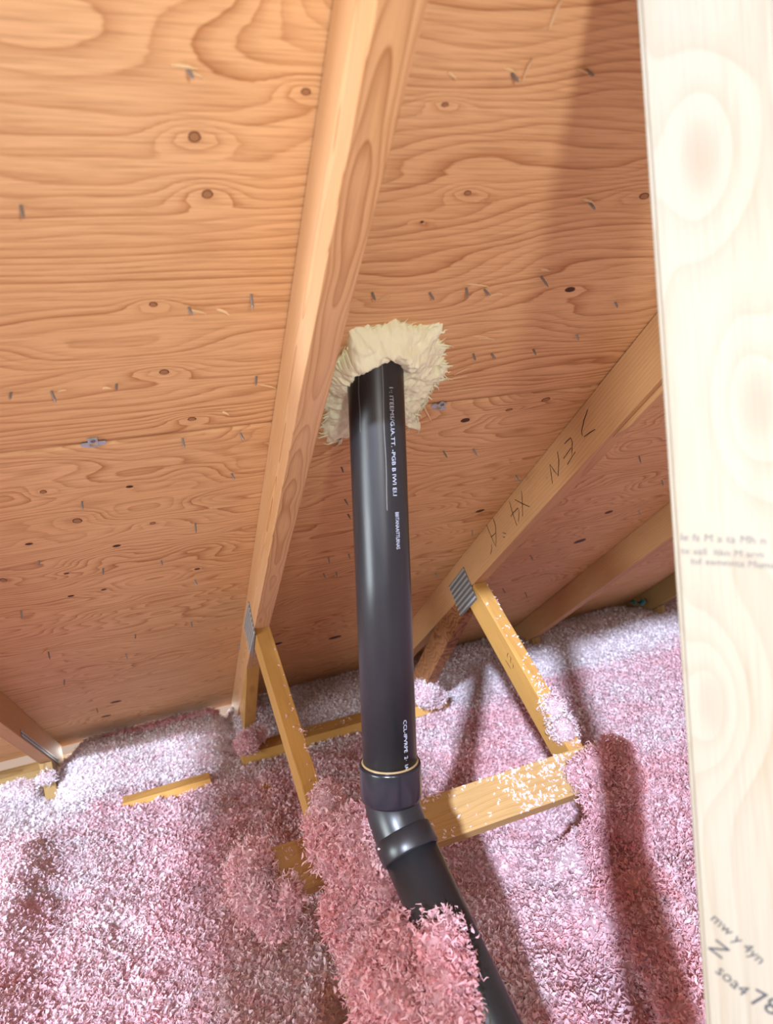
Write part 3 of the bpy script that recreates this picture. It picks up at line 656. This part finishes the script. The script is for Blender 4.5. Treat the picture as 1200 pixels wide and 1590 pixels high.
# ------------------------------------------------------------------ loose insulation
def floor_z(X, Y):
    z = 0.045 + 0.016 * fbm(X * 4.0, Y * 4.0, 0, 51, 3) + 0.006 * vnoise(X * 22, Y * 22, 0, 61)
    # heap against the eave
    wide = smooth01(2.0, 2.1, X) * 0.02 + 0.12 * smooth01(-0.40, -0.46, X)
    gap = wide + 0.055 * np.exp(-((X - 0.165) / 0.035) ** 2) + 0.06 * np.exp(-((X + 0.41) / 0.06) ** 2)
    top = ZR - np.minimum(Y, 2.66) * T30 - 0.018 - gap
    heap = 0.04 - 0.9 * gap + 0.075 * smooth01(2.22, 2.56, Y) + 0.012 * vnoise(X * 9, Y * 9, 0, 71)
    z = np.where(Y > 2.15, np.maximum(np.where(Y > 2.3, 0.0, z), np.minimum(heap, top)), z)
    # ridges lying over the bottom chords
    z = z + 0.10 * np.exp(-((X - 0.765 + 0.02 * vnoise(Y * 9, 0.5, 0, 75)) / 0.062) ** 2) * smooth01(1.33, 1.18, Y) * (0.75 + 0.4 * vnoise(Y * 14, X * 14, 0, 77))
    z = z + 0.05 * np.exp(-((X - 0.25) / 0.05) ** 2) * smooth01(1.1, 0.95, Y) - 0.09 * np.exp(-((X - 0.205) / 0.045) ** 2 - ((Y - 1.07) / 0.07) ** 2)
    z = z + 0.05 * np.exp(-((X + 0.44) / 0.06) ** 2) * smooth01(2.1, 1.9, Y)
    # keep below the roof
    return np.minimum(z, ZR - Y * T30 - 0.012)
def flake_arrays(C, N, size, tone, val, upright=0.45, curl=1.0, aspect=0.42):
    """curled ribbons of torn wool: 8 vertices, 3 quads each."""
    n = len(C); size = np.broadcast_to(size, n) * rng.uniform(0.6, 1.35, n)
    rv = rng.normal(size=(n, 3)); t = rv - N * (rv * N).sum(1, keepdims=True); t /= np.linalg.norm(t, axis=1, keepdims=True) + 1e-9
    b = np.cross(N, t)
    tilt = rng.normal(size=n) * upright; roll = rng.normal(size=n) * upright * 1.4
    t2 = t * np.cos(tilt)[:, None] + N * np.sin(tilt)[:, None]; n2 = -t * np.sin(tilt)[:, None] + N * np.cos(tilt)[:, None]
    b2 = b * np.cos(roll)[:, None] + n2 * np.sin(roll)[:, None]; n3 = -b * np.sin(roll)[:, None] + n2 * np.cos(roll)[:, None]
    cu = rng.uniform(0.5, 1.6, n) * rng.choice([-1, 1], n, p=[0.75, 0.25]) * curl
    out = np.zeros((n, 8, 3)); wp = np.array([0.35, 1.0, 0.9, 0.25])
    for j in range(4):
        f = (j / 3 - 0.5); ang = cu * f * 2
        along = np.where(np.abs(cu) > 1e-3, np.sin(ang) / (2 * cu + 1e-9), f) * size; up = (np.cos(ang) - 1) / (2 * cu + 1e-9) * size
        c = C + t2 * along[:, None] + n3 * up[:, None] + (b2 * rng.normal(size=n)[:, None] + n3 * rng.normal(size=n)[:, None]) * (0.10 * size)[:, None]
        ww = (wp[j] * np.asarray(aspect) * 0.5 * size * rng.uniform(0.6, 1.3, n))[:, None]
        out[:, 2 * j] = c - b2 * ww; out[:, 2 * j + 1] = c + b2 * ww
    k = np.arange(n)[:, None, None] * 8
    fq = np.array([[0, 1, 3, 2], [2, 3, 5, 4], [4, 5, 7, 6]])[None]
    return out.reshape(-1, 3), (k + fq).reshape(-1, 4), np.repeat(tone, 8), np.repeat(val, 8)
def vis(C, m=160):
    q = C - np.array(CAM); z = q @ np.array(FWD); x = 600 + 1050 * (q @ np.array(RIGHT)) / np.maximum(z, 1e-3); y = 795 + 1050 * (q @ np.array(DOWN)) / np.maximum(z, 1e-3)
    return (z > 0.1) & (x > -m) & (x < 1200 + m) & (y > -m) & (y < 1590 + m)
def tone_at(X, Y): return np.clip(0.50 + 0.22 * fbm(X * 5, Y * 5, 0, 81, 2) + 0.55 * smooth01(2.05, 2.35, Y) + 0.18 * vnoise(X * 40, Y * 40, 0, 83), 0, 1)
def field():
    xs = np.arange(-1.1, 3.28, 0.014); ys = np.arange(-0.3, 2.73, 0.014); XX, YY = np.meshgrid(xs, ys); ZZ = floor_z(XX, YY) - 0.004
    n = XX.size; vb = np.stack([XX.ravel(), YY.ravel(), ZZ.ravel()], 1); idx = np.arange(n).reshape(XX.shape)
    q = np.stack([idx[:-1, :-1], idx[:-1, 1:], idx[1:, 1:], idx[1:, :-1]], -1).reshape(-1, 4)
    tb = tone_at(XX.ravel(), YY.ravel()) * 0.8; valb = np.full(n, 0.15)
    N = 460000
    X = rng.uniform(-1.1, 3.25, N); Y = rng.uniform(0.55, 2.70, N); Z = floor_z(X, Y)
    C = np.stack([X, Y, Z + rng.uniform(-0.004, 0.005, N)], 1); k = vis(C, 330); 
    keep = k & (rng.random(N) < np.clip(1.25 - 0.25 * Y, 0.5, 1)); C = C[keep]; X, Y = X[keep], Y[keep]
    e = 0.006; gx = (floor_z(X + e, Y) - floor_z(X - e, Y)) / (2 * e); gy = (floor_z(X, Y + e) - floor_z(X, Y - e)) / (2 * e)
    NN = np.stack([-gx, -gy, np.ones_like(gx)], 1); NN /= np.linalg.norm(NN, axis=1, keepdims=True)
    v, f, tn, vl = flake_arrays(C, NN, 0.0145, tone_at(X, Y) + rng.normal(size=len(X)) * 0.12, rng.uniform(0.2, 1, len(X)), 0.55, 1.35, np.where(rng.random(len(X)) < 0.35, 0.16, 0.40))
    o = mesh_np('loose_insulation', np.concatenate([vb, v]), np.concatenate([q, f + n]), M_INS, None, {'tone': np.concatenate([tb, np.clip(tn, 0, 1)]), 'val': np.concatenate([valb, vl])}, smooth=True)
    tag(o, 'pink and white blown insulation covering the whole attic floor', 'insulation', kind='stuff')
field()
def ico(sub=3):
    bm = bmesh.new(); bmesh.ops.create_icosphere(bm, subdivisions=sub, radius=1.0)
    v = np.array([x.co[:] for x in bm.verts]); f = np.array([[q.index for q in p.verts] for p in bm.faces]); bm.free(); return v, f
IV, IF = ico(3); DENS = 75000          # flakes per square metre of heap
def clump(label, blobs, n, tone=0.3, size=0.012, fuzz=0.010, seed=0, upright=0.8):
    """a heap of torn wool: lumpy cores wrapped in curled flakes. blobs: (x, y, z, rx, ry, rz)"""
    vs, fs, to, va = [], [], [], []; off = 0
    area = np.array([(b[3] * b[4] + b[4] * b[5] + b[3] * b[5]) for b in blobs]); cnt = (DENS * 4.19 * area / 1.0 * (n / abs(n))).astype(int)
    for bi, b in enumerate(blobs):
        c = np.array(b[:3]); r = np.array(b[3:])
        d = 1 + 0.20 * fbm(IV[:, 0] * 1.8 + bi * 3.1 + seed, IV[:, 1] * 1.8, IV[:, 2] * 1.8, seed, 2)
        vs.append(c + IV * r * ((d + 0.10 * vnoise(IV[:, 0] * 7 + bi, IV[:, 1] * 7, IV[:, 2] * 7, seed)) * 0.90)[:, None]); fs.append(np.c_[IF, IF[:, 2]] + off); off += len(IV); to.append(np.full(len(IV), tone * 0.7)); va.append(rng.uniform(0, 0.5, len(IV)))
        g = rng.normal(size=(cnt[bi], 3)); g /= np.linalg.norm(g, axis=1, keepdims=True)
        d = 1 + 0.20 * fbm(g[:, 0] * 1.8 + bi * 3.1 + seed, g[:, 1] * 1.8, g[:, 2] * 1.8, seed, 2)
        C = c + g * r * d[:, None]; nn = g / r; nn /= np.linalg.norm(nn, axis=1, keepdims=True)
        out = np.abs(rng.normal(size=len(g))) * fuzz * 0.5; C = C + nn * out[:, None]
        keep = np.ones(len(g), bool)
        for bj, b2 in enumerate(blobs):
            if bj != bi: keep &= (((C - np.array(b2[:3])) / np.array(b2[3:])) ** 2).sum(1) > 0.75
        C, nn = C[keep], nn[keep]
        tn = np.clip(tone + 0.22 * fbm(C[:, 0] * 18, C[:, 1] * 18, C[:, 2] * 18, 91 + seed, 2) + rng.normal(size=len(C)) * 0.10, 0, 1)
        v, f, t1, v1 = flake_arrays(C, nn, size * 0.88, tn, rng.uniform(0.25, 1, len(C)), upright, 1.3, np.where(rng.random(len(C)) < 0.4, 0.15, 0.42))
        vs.append(v); fs.append(f + off); off += len(v); to.append(t1); va.append(v1)
        k2 = rng.random(len(C)) < 0.10                     # loose wisps standing off the surface
        if k2.any():
            v, f, t1, v1 = flake_arrays(C[k2] + nn[k2] * 0.004, nn[k2], size * 1.5, np.clip(tn[k2] + 0.15, 0, 1), rng.uniform(0.6, 1, int(k2.sum())), 1.6, 1.0, 0.13)
            vs.append(v); fs.append(f + off); off += len(v); to.append(t1); va.append(v1)
    v = np.concatenate(vs); f4 = np.concatenate([x for x in fs])
    tri = f4[f4[:, 2] == f4[:, 3]]; quad = f4[f4[:, 2] != f4[:, 3]]
    f3 = np.concatenate([tri[:, :3], quad[:, [0, 1, 2]], quad[:, [0, 2, 3]]])
    o = mesh_np('insulation_clump', v, f3, M_INS, None, {'tone': np.concatenate(to), 'val': np.concatenate(va)}, smooth=True)
    return tag(o, label, 'insulation', kind='stuff')
def dust(label, org, e1, e2, nrm, spots, n, tone=0.6, size=0.008):
    """single flakes lying on a board face; spots: (a, b, spread_a, spread_b, weight) in fractions of e1, e2"""
    org, e1, e2, nrm = [np.array(V(q)) for q in (org, e1, e2, nrm)]; nrm = nrm / np.linalg.norm(nrm)
    w_ = np.array([s[4] for s in spots], float); pick = rng.choice(len(spots), n, p=w_ / w_.sum()); S = np.array(spots)[pick]
    a = S[:, 0] + rng.normal(size=n) * S[:, 2]; b = S[:, 1] + rng.normal(size=n) * S[:, 3]; k = (a > 0) & (a < 1) & (b > 0.0) & (b < 1.0); a, b = a[k], b[k]
    C = org + a[:, None] * e1 + b[:, None] * e2 + nrm * rng.uniform(0.0015, 0.004, len(a))[:, None]
    v, f, tn, vl = flake_arrays(C, np.tile(nrm, (len(a), 1)), size, np.full(len(a), tone), rng.uniform(0.5, 1, len(a)), 0.25, 0.7)
    o = mesh_np('insulation_flakes', v, f, M_INS, None, {'tone': tn, 'val': vl}, smooth=True)
    return tag(o, label, 'insulation', kind='stuff')

clump('pale ragged insulation clump hanging on the left end of the near board', [(0.076, 1.206, 0.295, 0.035, 0.035, 0.035), (0.080, 1.180, 0.254, 0.039, 0.039, 0.039), (0.100, 1.159, 0.223, 0.029, 0.029, 0.029), (0.126, 1.148, 0.256, 0.023, 0.023, 0.023), (0.068, 1.196, 0.273, 0.030, 0.030, 0.030)], 2600, 0.42, 0.012, 0.016, 1)
clump('big pink insulation clump on the near board beside the pipe elbow', [(0.252, 1.065, 0.364, 0.043, 0.043, 0.043), (0.218, 1.096, 0.339, 0.042, 0.042, 0.042), (0.261, 0.997, 0.348, 0.039, 0.039, 0.039), (0.201, 1.126, 0.368, 0.025, 0.025, 0.025), (0.259, 0.953, 0.331, 0.026, 0.026, 0.026), (0.261, 0.941, 0.436, 0.017, 0.017, 0.017), (0.235, 1.034, 0.313, 0.038, 0.038, 0.038), (0.254, 0.921, 0.418, 0.017, 0.017, 0.017)], 5200, 0.26, 0.012, 0.016, 2)
clump('pink insulation heap below the near board, left of the lower pipe', [(0.213, 1.006, 0.266, 0.047, 0.047, 0.047), (0.244, 0.944, 0.290, 0.041, 0.041, 0.041), (0.201, 1.032, 0.274, 0.036, 0.036, 0.036), (0.208, 0.963, 0.248, 0.042, 0.042, 0.042), (0.236, 0.902, 0.274, 0.038, 0.038, 0.038)], 4200, 0.22, 0.012, 0.010, 3)
clump('nearest pink insulation heap at the bottom edge against the black pipe', [(0.247, 0.839, 0.315, 0.046, 0.046, 0.046), (0.268, 0.772, 0.366, 0.028, 0.028, 0.028), (0.258, 0.741, 0.339, 0.030, 0.030, 0.030), (0.230, 0.809, 0.277, 0.060, 0.060, 0.060), (0.192, 0.868, 0.194, 0.036, 0.036, 0.036), (0.209, 0.858, 0.268, 0.047, 0.047, 0.047), (0.255, 0.718, 0.311, 0.025, 0.025, 0.025), (0.206, 0.813, 0.229, 0.051, 0.051, 0.051)], 6500, 0.20, 0.012, 0.014, 4)
clump('small tuft of insulation caught on the web of the left truss', [(0.232, 1.20, 0.375, 0.026, 0.022, 0.028), (0.218, 1.20, 0.35, 0.018, 0.018, 0.02)], 700, 0.45, 0.010, 0.010, 5)
clump('mauve insulation heap over the right end of the near board', [(0.767, 1.120, 0.315, 0.030, 0.030, 0.030), (0.841, 1.155, 0.300, 0.035, 0.035, 0.035), (0.822, 1.106, 0.270, 0.040, 0.040, 0.040), (0.763, 1.104, 0.255, 0.035, 0.035, 0.035), (0.799, 1.109, 0.200, 0.050, 0.050, 0.050), (0.793, 1.129, 0.150, 0.050, 0.050, 0.045), (0.794, 1.106, 0.120, 0.060, 0.060, 0.045), (0.761, 1.031, 0.100, 0.060, 0.060, 0.045), (0.746, 0.963, 0.090, 0.060, 0.060, 0.045), (0.719, 0.896, 0.085, 0.060, 0.060, 0.040), (0.691, 0.824, 0.080, 0.060, 0.060, 0.040), (0.659, 0.759, 0.080, 0.060, 0.060, 0.040), (0.758, 1.154, 0.290, 0.030, 0.030, 0.025)], 6500, 0.24, 0.012, 0.012, 6)
clump('white tuft low on the web of the right truss', [(0.822, 1.345, 0.350, 0.022, 0.03, 0.028), (0.815, 1.30, 0.315, 0.024, 0.03, 0.03)], 900, 0.80, 0.010, 0.010, 7)
clump('white tuft at the foot of the bark-edged web behind the pipe', [(0.80, 2.12, 0.165, 0.045, 0.04, 0.035), (0.84, 2.16, 0.12, 0.05, 0.04, 0.03)], 900, 0.85, 0.011, 0.010, 8)
clump('dusty pink tuft at the foot of the left truss', [(0.19, 2.22, 0.115, 0.035, 0.04, 0.028), (0.225, 2.26, 0.115, 0.032, 0.03, 0.026)], 900, 0.45, 0.011, 0.010, 9)
clump('white tuft on the heel of the left edge truss', [(-0.44, 2.455, 0.085, 0.028, 0.02, 0.018)], 250, 0.95, 0.010, 0.008, 10)
clump('bluish white tuft beneath the dark roof bay at the left edge', [(-0.56, 2.55, 0.03, 0.05, 0.04, 0.03), (-0.51, 2.52, 0.02, 0.03, 0.04, 0.03)], 500, 1.0, 0.011, 0.010, 11)
Tn, Bn = V((0, 1.229, 0.303)), V((0, 1.229, 0.303)) - WD * 0.089
dust('white flakes sprinkled over the pale right half of the near board', V((0.36, 0, 0)) + Bn, V((0.48, 0, 0)), Tn - Bn, NW,
     [(0.15, 0.35, 0.15, 0.3, 1), (0.55, 0.6, 0.04, 0.4, 1.6), (0.75, 0.7, 0.10, 0.2, 2), (0.9, 0.5, 0.08, 0.3, 2), (0.65, 0.15, 0.05, 0.1, 1), (0.45, 0.95, 0.3, 0.05, 1)], 520, 0.85, 0.0085)
dust('cream flakes sprinkled over the amber left end of the near board', V((0.10, 0, 0)) + Bn, V((0.13, 0, 0)), Tn - Bn, NW, [(0.4, 0.8, 0.3, 0.2, 1), (0.8, 0.5, 0.2, 0.3, 1)], 60, 0.6, 0.008)
wl0, wl1 = V((0.2005, 1.640, 0.628)), V((0.225, 1.060, 0.030)); wr0, wr1 = V((0.8005, 1.640, 0.612)), V((0.8005, 1.055, 0.100))
dust('cream flakes on the front web of the left truss', wl0, (wl1 - wl0), V((0.038, 0, 0)), NW, [(0.55, 0.5, 0.02, 0.3, 3), (0.4, 0.9, 0.12, 0.1, 1.2), (0.3, 0.5, 0.2, 0.3, 0.7)], 110, 0.55, 0.009)
dust('white flakes on the front web of the right truss', wr0, (wr1 - wr0), V((0.038, 0, 0)), NW, [(0.30, 0.5, 0.1, 0.3, 1), (0.42, 0.5, 0.03, 0.3, 2), (0.52, 0.5, 0.03, 0.3, 3), (0.15, 0.9, 0.1, 0.1, 0.6)], 170, 0.85, 0.008)
dust('white flakes on the low amber board behind the pipe', V((0.17, 2.215, 0.080)), V((0.75, 0, 0)), V((0, 0.089, 0)), V((0, 0, 1)), [(0.35, 0.5, 0.2, 0.3, 1), (0.9, 0.5, 0.1, 0.3, 1)], 130, 0.7, 0.009)
# pink batt edge tucked under the eave, left bay
clump('pink batt edge tucked under the roof at the eave, left bay', [(-0.25 + 0.05 * i, 2.60 - 0.004 * i, 0.112 + 0.0012 * i, 0.040, 0.022, 0.016) for i in range(8)], 1500, 0.05, 0.009, 0.005, 12, 0.4)
# scrap of teal plastic at the far eave
pv, pf = [], []
for i in range(6):
    f = i / 5; z = 0.150 + 0.010 * math.sin(f * 7)
    for q, (dy, dz) in enumerate(((-0.012, -0.004), (0.012, 0.006), (0.0125, 0.0075), (-0.0115, -0.0025))): pv.append((2.03 + 0.06 * f, 2.53 + dy + 0.006 * math.sin(f * 5), z + dz))
for i in range(5):
    for q in range(4): a_, b_ = i * 4 + q, i * 4 + (q + 1) % 4; pf.append((a_, b_, b_ + 4, a_ + 4))
pf += [(0, 1, 2, 3), (23, 22, 21, 20)]
tag(mesh_np('plastic_scrap', pv, pf, M_TEAL), 'tiny crumpled teal plastic scrap on the white insulation at the far right eave', 'scrap')
# ------------------------------------------------------------------ stamps on the post
rh = math.pi / 2
stamp('grade_stamp', [('le fs M a ta Mh n', 0.0085, 0.495, 0.004, rh - 0.10), ('te aall  ltkn M arm', 0.0075, 0.505, 0.004, rh - 0.10), ('tul eemnnta Mums', 0.0075, 0.513, 0.010, rh - 0.10)], M_STAMP)
stamp('lumber_stamp', [('mw y 4yn', 0.0115, 0.790, 0.007, 0.82), ('N', 0.017, 0.822, 0.013, 2.5), ('soa4', 0.0135, 0.832, 0.008, 0.85), ('78 0', 0.020, 0.852, 0.030, 1.15), ('oz', 0.014, 0.885, 0.052, 1.0)], M_STAMPD)
for st in [[(1.4908, 0.4539), (1.497, 0.4475), (1.4977, 0.4404)], [(1.4848, 0.4475), (1.4794, 0.443), (1.484, 0.4349), (1.4825, 0.4294)], [(1.474, 0.4306), (1.4716, 0.4254), (1.4761, 0.4174)], [(1.5094, 0.4305), (1.4981, 0.4225), (1.4879, 0.4143)]]: stroke_obj('pen_stroke', [st], lambda p: V((0.8004, p[0], p[1])), (-1, 0, 0), 0.0022, M_INK, [o for o in TR.children if o.name.startswith('web')][0])
